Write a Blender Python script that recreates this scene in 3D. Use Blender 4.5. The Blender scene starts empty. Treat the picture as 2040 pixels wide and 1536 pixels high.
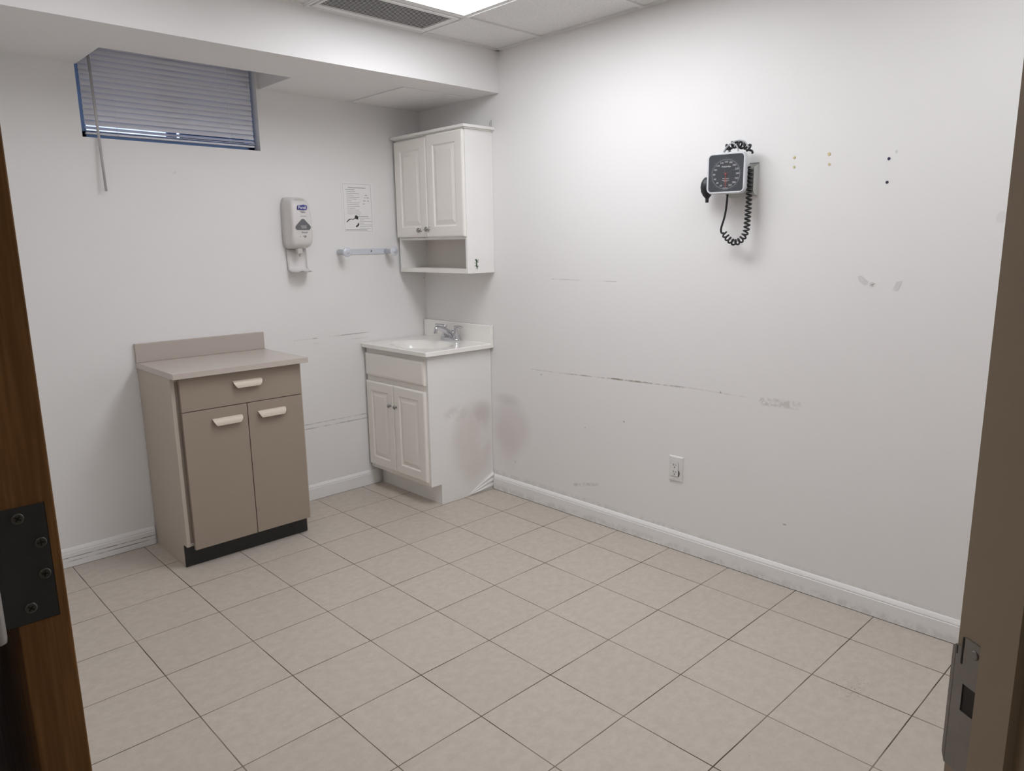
import bpy, bmesh, math, random
from mathutils import Vector, Matrix, Euler
random.seed(7)
PI = math.pi
S1, S2, S3, S4 = 8.0, 6.4, 2.4, 2.2        # strengths: ceiling light, then the added front, left and hall fills
COL = bpy.context.scene.collection
XW, YW = 2.387, 1.5246          # inner faces of the right wall and the window wall
CEIL = 2.406                    # underside of the ceiling grid
XL = -0.335                     # left wall
SOF_Y, SOF_Z = 0.825, 2.2       # soffit front face and underside

# ------------------------------------------------------------------ materials
class NT:
    def __init__(s, name):
        s.m = bpy.data.materials.new(name); s.m.use_nodes = True
        s.t = s.m.node_tree; s.n = s.t.nodes; s.l = s.t.links
        s.b = s.n['Principled BSDF']
    def node(s, typ, **kw):
        n = s.n.new(typ)
        for k, v in kw.items(): setattr(n, k, v)
        return n
    def put(s, v, sock):
        if hasattr(v, 'is_linked') or isinstance(v, bpy.types.NodeSocket): s.l.new(v, sock)
        elif v is not None: sock.default_value = v
    def math(s, op, a, b=None, c=None, clamp=False):
        n = s.node('ShaderNodeMath', operation=op, use_clamp=clamp)
        s.put(a, n.inputs[0]); s.put(b, n.inputs[1]); s.put(c, n.inputs[2]); return n.outputs[0]
    def noise(s, vec, scale, detail=3, rough=.55, out='Fac'):
        n = s.node('ShaderNodeTexNoise'); n.inputs['Scale'].default_value = scale
        n.inputs['Detail'].default_value = detail; n.inputs['Roughness'].default_value = rough
        if vec is not None: s.l.new(vec, n.inputs['Vector'])
        return n.outputs[out]
    def mix(s, f, a, b):
        n = s.node('ShaderNodeMix', data_type='RGBA')
        s.put(f, n.inputs[0]); s.put(col(a), n.inputs[6]); s.put(col(b), n.inputs[7]); return n.outputs[2]
    def smooth(s, v, lo, hi, a=0., b=1.):
        n = s.node('ShaderNodeMapRange', interpolation_type='SMOOTHSTEP')
        s.put(v, n.inputs[0]); n.inputs[1].default_value = lo; n.inputs[2].default_value = hi
        n.inputs[3].default_value = a; n.inputs[4].default_value = b; return n.outputs[0]
    def obj(s):
        return s.node('ShaderNodeTexCoord').outputs['Object']
    def sep(s, v):
        n = s.node('ShaderNodeSeparateXYZ'); s.l.new(v, n.inputs[0]); return n.outputs
    def vmath(s, op, a, b):
        n = s.node('ShaderNodeVectorMath', operation=op); s.put(a, n.inputs[0]); s.put(b, n.inputs[1]); return n.outputs[0]
    def bump(s, h, strength=.2, dist=.002):
        n = s.node('ShaderNodeBump'); n.inputs['Strength'].default_value = strength
        n.inputs['Distance'].default_value = dist; s.put(h, n.inputs['Height'])
        s.l.new(n.outputs[0], s.b.inputs['Normal'])
def col(c):
    if isinstance(c, tuple) and len(c) == 3: return (*c, 1)
    return c
def srgb(r, g, b):
    f = lambda v: (v/255/12.92) if v/255 <= .04045 else ((v/255+.055)/1.055)**2.4
    return (f(r), f(g), f(b))

def simple(name, c, rough=.5, metal=0., var=.04, scale=30, bump=0., bscale=200, spec=.5, coat=0.):
    t = NT(name); o = t.obj()
    if var:
        n = t.noise(o, scale, 3)
        t.l.new(t.mix(n, tuple(max(0, v*(1-var)) for v in c), tuple(min(1, v*(1+var)) for v in c)), t.b.inputs['Base Color'])
    else: t.b.inputs['Base Color'].default_value = col(c)
    t.b.inputs['Roughness'].default_value = rough; t.b.inputs['Metallic'].default_value = metal
    t.b.inputs['Specular IOR Level'].default_value = spec
    if coat: t.b.inputs['Coat Weight'].default_value = coat
    if bump: t.bump(t.noise(o, bscale, 2), bump, .001)
    return t.m

WALLC = (.86, .845, .83)
def seg_mask(t, a, b, p0, p1, w, soft):
    """1 near the segment p0-p1 in the (a,b) plane"""
    dx, dy = p1[0]-p0[0], p1[1]-p0[1]; L2 = dx*dx+dy*dy
    ax = t.math('SUBTRACT', a, p0[0]); by = t.math('SUBTRACT', b, p0[1])
    h = t.math('ADD', t.math('MULTIPLY', ax, dx/L2), t.math('MULTIPLY', by, dy/L2), clamp=True)
    ex = t.math('SUBTRACT', ax, t.math('MULTIPLY', h, dx)); ey = t.math('SUBTRACT', by, t.math('MULTIPLY', h, dy))
    d = t.math('SQRT', t.math('ADD', t.math('MULTIPLY', ex, ex), t.math('MULTIPLY', ey, ey)))
    return t.smooth(d, w, w+soft, 1., 0.)
def ell_mask(t, a, b, c, r, inner=.3):
    x = t.math('DIVIDE', t.math('SUBTRACT', a, c[0]), r[0]); y = t.math('DIVIDE', t.math('SUBTRACT', b, c[1]), r[1])
    d = t.math('SQRT', t.math('ADD', t.math('MULTIPLY', x, x), t.math('MULTIPLY', y, y)))
    return t.smooth(d, inner, 1., 1., 0.)
def wall_mat(name, marks=(), axis=1, base=WALLC, rough=.55):
    """marks: (kind, geometry..., colour, strength, noise scale or 0)"""
    t = NT(name); o = t.obj(); x, y, z = t.sep(o)
    a = (x, y)[axis]
    n = t.noise(o, 1.3, 3)
    c = t.mix(n, tuple(v*.985 for v in base), tuple(v*1.015 for v in base))
    for mk in marks:
        if mk[0] == 'seg': _, p0, p1, w, soft, cc, st, ns = mk; m = seg_mask(t, a, z, p0, p1, w, soft)
        else: _, ce, r, inner, cc, st, ns = mk; m = ell_mask(t, a, z, ce, r, inner)
        if ns: m = t.math('MULTIPLY', m, t.smooth(t.noise(o, ns, 4, .7), .38, .62))
        c = t.mix(t.math('MULTIPLY', m, st), c, cc)
    t.l.new(c, t.b.inputs['Base Color']); t.b.inputs['Roughness'].default_value = rough
    t.b.inputs['Specular IOR Level'].default_value = .3
    h = t.math('ADD', t.noise(o, 120, 2), t.math('MULTIPLY', t.noise(o, 6, 2), 1.5))
    t.bump(h, .1, .0012)
    return t.m

def floor_mat():
    t = NT('floor_tile'); o = t.obj()
    mp = t.node('ShaderNodeMapping'); mp.inputs['Rotation'].default_value = (0, 0, .00225)
    mp.inputs['Scale'].default_value = (1/.308, 1/.30656, 1); t.l.new(o, mp.inputs[0])
    x, y, z = t.sep(mp.outputs[0])
    wob = t.math('MULTIPLY', t.math('SUBTRACT', t.noise(o, 9, 2), .5), .006)
    def edge(v):
        v = t.math('ADD', v, wob)
        r = t.math('SUBTRACT', v, t.math('ROUND', v)); return t.math('ABSOLUTE', r)
    ex, ey = edge(x), edge(y); d = t.math('MINIMUM', ex, ey)
    g = t.smooth(d, .0046, .0074, 1., 0.)                       # grout
    rim = t.smooth(d, .009, .015, 1., 0.)
    cx = t.node('ShaderNodeCombineXYZ'); t.l.new(t.math('ROUND', t.math('ADD', x, .5)), cx.inputs[0]); t.l.new(t.math('ROUND', t.math('ADD', y, .5)), cx.inputs[1])
    wn = t.node('ShaderNodeTexWhiteNoise', noise_dimensions='2D'); t.l.new(cx.outputs[0], wn.inputs['Vector'])
    st = t.node('ShaderNodeMapping'); st.inputs['Scale'].default_value = (1, 1.25, 1); t.l.new(o, st.inputs[0])
    mott = t.noise(st.outputs[0], 26, 5, .7)
    speck = t.noise(st.outputs[0], 170, 3, .7)
    big = t.noise(o, 1.6, 3)
    base = t.mix(t.smooth(mott, .3, .7), (.515, .455, .390), (.590, .528, .458))
    base = t.mix(t.math('MULTIPLY', t.smooth(speck, .55, .75), .3), base, (.36, .32, .27))
    base = t.mix(t.math('MULTIPLY', wn.outputs['Value'], .16), base, (.40, .355, .305))
    base = t.mix(t.math('MULTIPLY', t.smooth(big, .45, .7), .12), base, (.55, .50, .44))
    base = t.mix(t.math('MULTIPLY', rim, .35), base, (.60, .55, .48))
    # scuffed patch and a few grit specks
    a, b, _ = t.sep(o)
    sc = t.math('MULTIPLY', ell_mask(t, a, b, (1.87, -1.36), (.12, .06), .2), t.smooth(t.noise(o, 90, 4, .8), .5, .62))
    base = t.mix(t.math('MULTIPLY', sc, .6), base, (.26, .22, .17))
    grit = t.smooth(t.noise(o, 60, 2, .4), .80, .83)
    base = t.mix(t.math('MULTIPLY', grit, .7), base, (.16, .13, .10))
    gc = t.mix(t.smooth(t.noise(o, 3.5, 3), .35, .65), (.075, .058, .043), (.26, .22, .18))
    c = t.mix(g, base, gc)
    t.l.new(c, t.b.inputs['Base Color'])
    t.l.new(t.math('ADD', t.math('MULTIPLY', g, .4), .42), t.b.inputs['Roughness'])
    t.b.inputs['Specular IOR Level'].default_value = .35
    h = t.math('ADD', t.math('MULTIPLY', g, -1.), t.math('MULTIPLY', mott, .12))
    t.bump(h, .5, .0015)
    return t.m

def ceiling_mat():
    t = NT('acoustic_tile'); o = t.obj()
    n1 = t.noise(o, 130, 3, .7); n2 = t.noise(o, 420, 2, .6)
    c = t.mix(t.smooth(n1, .35, .65), (.80, .785, .765), (.88, .87, .85))
    c = t.mix(t.math('MULTIPLY', t.smooth(n2, .6, .68), .55), c, (.38, .36, .34))
    t.l.new(c, t.b.inputs['Base Color']); t.b.inputs['Roughness'].default_value = .9
    t.bump(n1, .6, .002); return t.m

def wood_mat():
    t = NT('stained_door_wood'); o = t.obj()
    mp = t.node('ShaderNodeMapping'); mp.inputs['Scale'].default_value = (1, 1, .05); t.l.new(o, mp.inputs[0])
    n = t.noise(mp.outputs[0], 260, 4, .6); n2 = t.noise(mp.outputs[0], 60, 3)
    c = t.mix(t.smooth(n, .35, .65), (.30, .145, .050), (.42, .21, .075))
    c = t.mix(t.math('MULTIPLY', t.smooth(n2, .45, .65), .5), c, (.24, .11, .036))
    x, y, z = t.sep(o)
    kn = ell_mask(t, x, z, (-.2665, 1.243), (.004, .0016), .5)
    c = t.mix(kn, c, (.015, .008, .004))
    kn = ell_mask(t, x, z, (-.2705, 1.0445), (.003, .002), .3)
    c = t.mix(t.math('MULTIPLY', kn, .4), c, (.4, .25, .12))
    t.l.new(c, t.b.inputs['Base Color']); t.b.inputs['Roughness'].default_value = .45
    t.bump(n, .15, .0006); return t.m

def glass_mat():
    t = NT('window_glass'); t.b.inputs['Base Color'].default_value = (.95, .98, 1, 1)
    t.b.inputs['Roughness'].default_value = .02; t.b.inputs['Transmission Weight'].default_value = 1; t.b.inputs['IOR'].default_value = 1.45
    return t.m
def emit_mat(name, c, s):
    t = NT(name); o = t.obj()
    v = t.node('ShaderNodeTexVoronoi'); v.inputs['Scale'].default_value = 90; t.l.new(o, v.inputs['Vector'])
    t.b.inputs['Base Color'].default_value = (.8, .8, .8, 1)
    t.l.new(t.mix(v.outputs['Distance'], c, tuple(x*.97 for x in c)), t.b.inputs['Emission Color'])
    t.b.inputs['Emission Strength'].default_value = s; return t.m

M = {}
GREY = (.30, .27, .25)
M['wall_right'] = wall_mat('wall_paint_right', [
    ('seg', (.60, .752), (.30, .757), .0006, .004, (.55, .52, .49), .6, 8),
    ('seg', (.36, .757), (-.40, .779), .0010, .004, (.36, .31, .26), .8, 12),
    ('seg', (.10, .766), (-.16, .774), .0014, .004, (.24, .18, .13), .85, 14),
    ('seg', (-.40, .779), (-.66, .775), .0006, .003, (.5, .47, .44), .5, 8),
    ('seg', (-.735, .768), (-.88, .772), .010, .012, (.50, .47, .43), .5, 60),
    ('ell', (.77, .40), (.19, .20), .45, (.66, .59, .58), .42, 0),
    ('ell', (.80, .30), (.13, .20), .3, (.68, .60, .59), .3, 0),
    ('ell', (.80, .555), (.15, .05), .1, (.52, .49, .47), .3, 0),
    ('seg', (.29, .17), (.12, .21), .002, .01, (.5, .47, .44), .6, 40),
    ('seg', (.45, 1.24), (.03, 1.237), .0004, .003, (.5, .48, .46), .6, 7),
    ('ell', (.53, .73), (.006, .006), .2, (.3, .28, .26), .7, 0),
    ('ell', (-.026, .564), (.006, .007), .3, (.3, .28, .26), .7, 0),
    ('ell', (-.54, .78), (.0045, .006), .3, (.25, .22, .2), .8, 0),
    ('ell', (-.857, .266), (.012, .005), .2, (.36, .33, .31), .8, 0),
    ('ell', (-1.503, 1.479), (.017, .022), .7, (.72, .71, .70), .5, 0),
    ('ell', (-1.173, 1.711), (.006, .009), .3, (.5, .5, .5), .5, 0),
    ('ell', (.22, .49), (.005, .006), .3, (.42, .40, .38), .6, 0),
    ('ell', (.74, .20), (.005, .008), .3, (.35, .32, .3), .6, 0),
    ('seg', (-1.45, .08), (2, .1), .012, .02, (.5, .47, .44), .25, 30)], 1)
M['wall_back'] = wall_mat('wall_paint_back', [
    ('seg', (1.487, .920), (1.62, .922), .0005, .003, (.56, .54, .52), .6, 6),
    ('seg', (1.487, .920), (1.487, .845), .0005, .003, (.6, .58, .56), .5, 6),
    ('seg', (1.60, .921), (1.995, .925), .0010, .003, (.38, .36, .34), .75, 9),
    ('seg', (1.60, .893), (1.95, .895), .0008, .003, (.58, .56, .54), .45, 6),
    ('seg', (1.30, .4425), (1.915, .4405), .0008, .003, (.38, .36, .34), .8, 10),
    ('seg', (1.30, .418), (1.925, .4145), .0012, .003, (.30, .28, .26), .85, 10),
    ('ell', (.943, 1.772), (.012, .008), .3, (.55, .55, .54), .5, 90),
    ('ell', (1.086, 1.785), (.006, .006), .3, (.9, .9, .88), .6, 0),
    ('ell', (2.381, 1.224), (.005, .006), .3, (.3, .28, .26), .7, 0)], 0)
M['wall'] = wall_mat('wall_paint_plain')
M['soffit'] = wall_mat('soffit_paint')
M['hall'] = wall_mat('hall_paint', base=(.5, .46, .40))
M['floor'] = floor_mat()
M['ceiling'] = ceiling_mat()
M['grid'] = simple('grid_enamel', (.80, .79, .77), .45, var=.02)
M['baseboard'] = wall_mat('baseboard_paint', [('seg', (-3, .012), (3, .012), .004, .03, (.5, .46, .42), .35, 25)], 1, base=(.87, .86, .845), rough=.4)
M['baseboard_back'] = wall_mat('baseboard_paint_back', [
    ('seg', (-.4, .047), (.68, .047), .0012, .0016, (.13, .11, .1), .8, 9),
    ('seg', (-.4, .029), (.68, .029), .0012, .0016, (.15, .13, .12), .8, 7)], 0, base=(.87, .86, .845), rough=.4)
M['dark'] = simple('black_gap', (.01, .01, .01), .8, var=0)
M['white_cab'] = simple('white_thermofoil', (.92, .88, .825), .35, var=.015, scale=4)
M['white_lam'] = simple('white_laminate', (.90, .885, .86), .4, var=.015, scale=4)
M['niche'] = simple('niche_laminate', (.80, .75, .69), .5, var=.02, scale=4)
M['marble'] = simple('cultured_marble', (.95, .925, .875), .12, var=.025, scale=6, coat=.3)
M['taupe'] = simple('taupe_laminate', (.345, .280, .225), .45, var=.02, scale=3)
M['shaded_frame'] = simple('shaded_frame', (.24, .20, .165), .6, var=.02)  # beige front frame, its shade painted in as a darker brown
M['beige_side'] = simple('beige_laminate', (.53, .465, .395), .5, var=.02, scale=3)
M['counter'] = simple('grey_beige_laminate', (.56, .50, .445), .28, var=.04, scale=300)
M['splash'] = simple('taupe_splash_laminate', (.50, .44, .39), .4, var=.04, scale=300)
M['cream'] = simple('cream_plastic', (.68, .585, .49), .4, var=.01)
M['black_vinyl'] = simple('black_vinyl', (.018, .017, .018), .45, var=.1)
M['chrome'] = simple('chrome', (.62, .62, .65), .14, 1., var=0)
M['dark_chrome'] = simple('dark_nickel', (.36, .35, .34), .22, 1., var=0)
M['white_pl'] = simple('white_plastic', (.80, .79, .77), .38, var=.01)
M['grey_pl'] = simple('dispenser_plastic', (.74, .71, .69), .35, var=.01)
M['grey_side'] = simple('dispenser_shell', (.60, .57, .53), .4, var=.01)
M['lucid'] = simple('bluish_clear_plastic', (.68, .71, .76), .2, var=.02, coat=.3)
M['smoke'] = simple('smoke_window', (.14, .14, .15), .18, var=.15, scale=60)
M['blue_ink'] = simple('navy_ink', (.045, .045, .25), .5, var=0)
M['white_ink'] = simple('white_ink', (.8, .8, .8), .5, var=0)
M['grey_ink'] = simple('grey_ink', (.30, .29, .285), .6, var=0)
M['light_ink'] = simple('pale_ink', (.55, .54, .54), .6, var=0)
M['black_ink'] = simple('black_ink', (.03, .03, .03), .6, var=0)
M['red_ink'] = simple('red_ink', (.42, .10, .09), .5, var=0)
M['dial_ink'] = simple('dial_ink', (.13, .135, .15), .6, var=0)
M['paper'] = simple('paper', (.88, .865, .855), .7, var=.01)
M['dial'] = simple('dial_face', (.062, .068, .078), .25, var=.06, scale=20)
M['bezel'] = simple('bezel_plastic', (.72, .74, .77), .3, var=.01)
M['rubber'] = simple('black_rubber', (.015, .016, .018), .45, var=.1)
M['tube_grey'] = simple('pale_hose', (.42, .43, .44), .4, var=.05)
M['basket'] = simple('basket_plastic', (.52, .53, .50), .45, var=.02)
M['steel'] = simple('worn_steel', (.11, .115, .12), .5, .55, var=.12, scale=25)
M['screw'] = simple('screw_steel', (.20, .20, .19), .4, .7, var=.1)
M['strike'] = simple('strike_steel', (.30, .29, .28), .42, .8, var=.15, scale=40)
M['wood'] = wood_mat()
M['jamb'] = simple('tan_jamb_paint', (.43, .355, .265), .42, var=.03, scale=8, bump=.05, bscale=60)
M['slat'] = simple('blind_slat', (.80, .80, .85), .4, var=.03, scale=8)
M['wand'] = simple('wand_plastic', (.52, .50, .50), .3, var=.02)
M['vinyl'] = simple('vinyl_daylight_tint', (.36, .55, .88), .45, var=.1)  # white frame with the blue daylight glow put into its colour
M['glass'] = glass_mat()
M['well'] = simple('added_well', (.22, .30, .42), .8, var=.4, scale=14)
LIGHTC = (.965, .985, 1.04)
M['lamp'] = emit_mat('lamp_lens', LIGHTC, S1)
M['fill_front'] = emit_mat('fill_lens_front', LIGHTC, S2)  # this and the next two lenses belong to added fill panels
M['fill_hall'] = emit_mat('fill_lens_hall', (1, .93, .82), S4)
M['fill_left'] = emit_mat('fill_lens_left', LIGHTC, S3)
M['vent_dark'] = simple('vent_throat', (.02, .02, .02), .7, var=0)
M['yellow_pl'] = simple('yellow_anchor', (.66, .58, .30), .5, var=.05)
M['navy_pl'] = simple('navy_anchor', (.02, .02, .06), .4, var=0)
M['tape'] = simple('old_tape', (.72, .71, .70), .3, var=.04)
M['green'] = simple('green_sticker', (.05, .085, .045), .5, var=.2)
M['lime'] = simple('lime_sticker', (.25, .36, .14), .5, var=.1)

# ------------------------------------------------------------------ mesh builder
class MB:
    def __init__(s): s.bm = bmesh.new(); s.T = None
    def add(s, verts, faces, smooth=False):
        T = s.T
        vs = [s.bm.verts.new(T(Vector(v)) if T else Vector(v)) for v in verts]
        for f in faces:
            try:
                ff = s.bm.faces.new([vs[i] for i in f]); ff.smooth = smooth
            except ValueError: pass
        return s
    def box(s, a, b, bev=0., seg=2):
        x0, y0, z0 = [min(a[i], b[i]) for i in range(3)]; x1, y1, z1 = [max(a[i], b[i]) for i in range(3)]
        t = bmesh.new()
        vs = [t.verts.new(v) for v in [(x0,y0,z0),(x1,y0,z0),(x1,y1,z0),(x0,y1,z0),(x0,y0,z1),(x1,y0,z1),(x1,y1,z1),(x0,y1,z1)]]
        for f in [(0,3,2,1),(4,5,6,7),(0,1,5,4),(1,2,6,5),(2,3,7,6),(3,0,4,7)]: t.faces.new([vs[i] for i in f])
        if bev: bmesh.ops.bevel(t, geom=t.edges[:], offset=bev, segments=seg, affect='EDGES', profile=.5)
        s.merge(t); return s
    def merge(s, t, smooth=None):
        t.verts.ensure_lookup_table(); t.verts.index_update()
        s.add([v.co.copy() for v in t.verts], [[v.index for v in f.verts] for f in t.faces])
        if smooth: 
            for f in s.bm.faces[-len(t.faces):] if False else []: f.smooth = True
        t.free()
    def loft(s, rings, cap=(True, True), closed=False, smooth=True):
        """rings: list of equal-length closed point loops"""
        n = len(rings[0]); V = [p for r in rings for p in r]; F = []
        R = len(rings)
        for i in range(R-1 if not closed else R):
            j = (i+1) % R
            for k in range(n):
                l = (k+1) % n; F.append((i*n+k, i*n+l, j*n+l, j*n+k))
        s.add(V, F, smooth)
        if not closed:
            if cap[0]: s.add(rings[0], [tuple(range(n))[::-1]], False)
            if cap[1]: s.add(rings[-1], [tuple(range(n))], False)
        return s
    def tube(s, pts, r, n=8, cap=True, closed=False):
        pts = [Vector(p) for p in pts]; rings = []
        R = r if callable(r) else (lambda t: r)
        N = len(pts); up = None
        for i, p in enumerate(pts):
            if closed: d = pts[(i+1) % N]-pts[i-1]
            else: d = pts[min(i+1, N-1)]-pts[max(i-1, 0)]
            d.normalize()
            if up is None:
                up = Vector((0, 0, 1)) if abs(d.z) < .9 else Vector((1, 0, 0))
            up = (up-d*up.dot(d)); up.normalize(); q = d.cross(up)
            rr = R(i/(N-1))
            rings.append([p+(up*math.cos(2*PI*k/n)+q*math.sin(2*PI*k/n))*rr for k in range(n)])
        return s.loft(rings, (cap, cap), closed)
    def lathe(s, base, axis, prof, n=24):
        """prof: (distance along axis, radius) pairs"""
        base = Vector(base); ax = Vector(axis).normalized()
        u = Vector((0, 0, 1)) if abs(ax.z) < .9 else Vector((1, 0, 0)); u = (u-ax*u.dot(ax)).normalized(); w = ax.cross(u)
        return s.loft([[base+ax*h+(u*math.cos(2*PI*k/n)+w*math.sin(2*PI*k/n))*max(r, 1e-5) for k in range(n)] for h, r in prof])
    def prism(s, poly, T, w0, w1):
        """poly of (u,v); T(u,v,w)->xyz"""
        n = len(poly); a = [T(u, v, w0) for u, v in poly]; b = [T(u, v, w1) for u, v in poly]
        s.add(a+b, [tuple(range(n))[::-1], tuple(range(n, 2*n))]+[(i, (i+1) % n, n+(i+1) % n, n+i) for i in range(n)])
        return s
    def panel(s, T, u0, u1, v0, v1, loops):
        """nested rectangular loops (inset, height): a profiled slab standing out from w=0"""
        rings = []
        for ins, h in loops:
            rings.append([T(u0+ins, v0+ins, h), T(u1-ins, v0+ins, h), T(u1-ins, v1-ins, h), T(u0+ins, v1-ins, h)])
        V = [p for r in rings for p in r]; F = []
        for i in range(len(rings)-1):
            for k in range(4):
                l = (k+1) % 4; F.append((i*4+k, i*4+l, i*4+4+l, i*4+4+k))
        m = len(rings)-1; F.append((m*4, m*4+1, m*4+2, m*4+3)); F.append((3, 2, 1, 0))
        return s.add(V, F)
    def obj(s, name, mat, parent=None, root=None, kind=None, label=None):
        if s.bm.faces: 
            bmesh.ops.remove_doubles(s.bm, verts=s.bm.verts, dist=1e-6)
            bmesh.ops.recalc_face_normals(s.bm, faces=s.bm.faces)
        off = Vector((0, 0, 0))
        if root is not None and not root.get('_local'): off = root.location.copy()
        if off.length: bmesh.ops.translate(s.bm, vec=-off, verts=s.bm.verts)
        me = bpy.data.meshes.new(name); s.bm.to_mesh(me); s.bm.free()
        me.materials.append(M[mat] if isinstance(mat, str) else mat)
        o = bpy.data.objects.new(name, me); COL.objects.link(o)
        if parent is not None: o.parent = parent
        if kind: o['kind'] = kind
        if label: o['label'] = label
        return o

def thing(name, label, cat, loc=(0, 0, 0), group=None, local=False):
    o = bpy.data.objects.new(name, None); COL.objects.link(o); o.location = loc
    o.empty_display_size = .05
    o['label'] = label; o['category'] = cat
    if group: o['group'] = group
    if local: LOCAL.add(o.name)
    return o
LOCAL = set()
class Thing:
    """an Empty at the thing's base plus a helper that parents world-space parts to it"""
    def __init__(s, name, label, cat, loc=(0, 0, 0), group=None, local=False):
        s.r = thing(name, label, cat, loc, group); s.local = local
    def part(s, name, mb, mat, parent=None, label=None):
        off = Vector((0, 0, 0)) if s.local else s.r.location
        if off.length: bmesh.ops.translate(mb.bm, vec=-off, verts=mb.bm.verts)
        return mb.obj(name, mat, parent if parent is not None else s.r, label=label)
def single(o, label, cat, group=None):
    o['label'] = label; o['category'] = cat
    if group: o['group'] = group
    return o
def centre(o):
    """move a single-mesh object's origin onto its geometry"""
    me = o.data; c = Vector((0, 0, 0))
    for v in me.vertices: c += v.co
    c /= len(me.vertices)
    for v in me.vertices: v.co -= c
    o.location = c; return o
def struct(name, mb, mat): return mb.obj(name, mat, kind='structure')

def text_mesh(mb, body, size, T, depth=.0002, align='CENTER', sx=1., bold=0., shear=0.):
    """flat lettering as real geometry: T(u,v,w) maps the text plane to the mesh"""
    cu = bpy.data.curves.new('lettering', 'FONT'); cu.body = body; cu.size = size
    cu.align_x = align; cu.align_y = 'CENTER'; cu.resolution_u = 2; cu.offset = bold; cu.shear = shear
    o = bpy.data.objects.new('lettering', cu); COL.objects.link(o)
    bpy.context.view_layer.update()
    me = bpy.data.meshes.new_from_object(o.evaluated_get(bpy.context.evaluated_depsgraph_get()))
    mb.add([T(v.co.x*sx, v.co.y, depth) for v in me.vertices], [tuple(p.vertices) for p in me.polygons])
    bpy.data.objects.remove(o); bpy.data.curves.remove(cu); bpy.data.meshes.remove(me)

def arc(c, r, a0, a1, n): return [(c[0]+r*math.cos(a0+(a1-a0)*i/n), c[1]+r*math.sin(a0+(a1-a0)*i/n)) for i in range(n+1)]
def rrect(u0, u1, v0, v1, r, n=5):
    P = []
    for (cx, cy, a) in ((u1-r, v1-r, 0), (u0+r, v1-r, PI/2), (u0+r, v0+r, PI), (u1-r, v0+r, 1.5*PI)): P += arc((cx, cy), r, a, a+PI/2, n)
    return P

# ------------------------------------------------------------------ the room
mb = MB(); mb.box((-1.95, -3.45, -.1), (2.6, 1.8, 0)); struct('floor', mb, 'floor')
mb = MB(); mb.box((-1.95, -3.45, 2.414), (2.6, 1.8, 2.5)); struct('ceiling', mb, 'ceiling')
mb = MB(); mb.box((XW, -2.5, 0), (XW+.12, 1.7, 2.414)); struct('wall_right', mb, 'wall_right')
# window wall with its opening
WX0, WX1, WZ0, WZ1 = .572, 1.378, 1.903, 2.352
mb = MB()
for a, b in (((XL-.1, 0), (WX0, 2.414)), ((WX1, 0), (XW, 2.414)), ((WX0, 0), (WX1, WZ0)), ((WX0, WZ1), (WX1, 2.414))):
    mb.box((a[0], YW, a[1]), (b[0], YW+.12, b[1]))
struct('wall_back', mb, 'wall_back')
mb = MB(); mb.box((XL-.1, -1.42, 0), (XL, YW, 2.414)); struct('wall_left', mb, 'wall')
mb = MB(); mb.box((1.08, -2.5, 0), (XW, -2.4, 2.414)); struct('wall_front', mb, 'wall')

# slanting door wall: e runs along it, n points into the room
E_ = Vector((.829, -.559, 0)); N_ = Vector((.559, .829, 0)); A_ = Vector((.431, -1.948, 0))   # A_: strike-side jamb arris
OPEN = .905                                                  # clear opening, measured back along E_
def W(u, n, z): return A_+E_*u+N_*n+Vector((0, 0, z))
def wbox(mb, u0, u1, n0, n1, z0, z1):
    P = [(u0, n0), (u1, n0), (u1, n1), (u0, n1)]
    V = [W(u, n, z0) for u, n in P]+[W(u, n, z1) for u, n in P]
    mb.add(V, [(0,3,2,1),(4,5,6,7),(0,1,5,4),(1,2,6,5),(2,3,7,6),(3,0,4,7)]); return mb
DH = 2.04
mb = MB()
wbox(mb, .022, .83, -.118, 0, 0, 2.414); wbox(mb, -OPEN-.16, -OPEN-.022, -.118, 0, 0, 2.414); wbox(mb, -OPEN-.022, .022, -.118, 0, DH+.022, 2.414)
struct('wall_entry', mb, 'wall')
# frame of the doorway: rabbet, stop, casing on the hall side
fr = MB()
for s0, sgn in ((0, 1), (-OPEN, -1)):
    a, b = (s0, s0+.022*sgn)
    wbox(fr, min(a, b), max(a, b), -.124, .0, 0, DH+.022)
    a, b = (s0-.010*sgn, s0)
    wbox(fr, min(a, b), max(a, b), -.078, -.0376, 0, DH)
wbox(fr, -OPEN, 0, -.124, 0, DH, DH+.022); wbox(fr, -OPEN, 0, -.078, -.0376, DH-.010, DH)
for a, b in ((.006, .066), (-OPEN-.066, -OPEN-.006)): wbox(fr, a, b, -.136, -.118, 0, DH+.066)
wbox(fr, -OPEN-.066, .066, -.136, -.118, DH+.006, DH+.066)
for a, b in ((.006, .066), ): wbox(fr, a, b, 0, .0001, 0, DH)
t = bmesh.new(); fr.obj('door_1', 'jamb', kind='structure')
frame = bpy.data.objects['door_1']
mod = frame.modifiers.new('bevel', 'BEVEL'); mod.width = .0015; mod.segments = 2; mod.limit_method = 'ANGLE'

# soffit under the ceiling, notched above the window
NX0, NX1, NY = .578, 1.392, 1.18
mb = MB()
mb.box((XL, SOF_Y, SOF_Z), (XW, NY, 2.414)); mb.box((XL, NY, SOF_Z), (NX0, YW, 2.414)); mb.box((NX1, NY, SOF_Z), (XW, YW, 2.414))
mb.box((NX0, NY, WZ1), (NX1, YW, 2.414))
struct('trim_1', mb, 'soffit')

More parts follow.
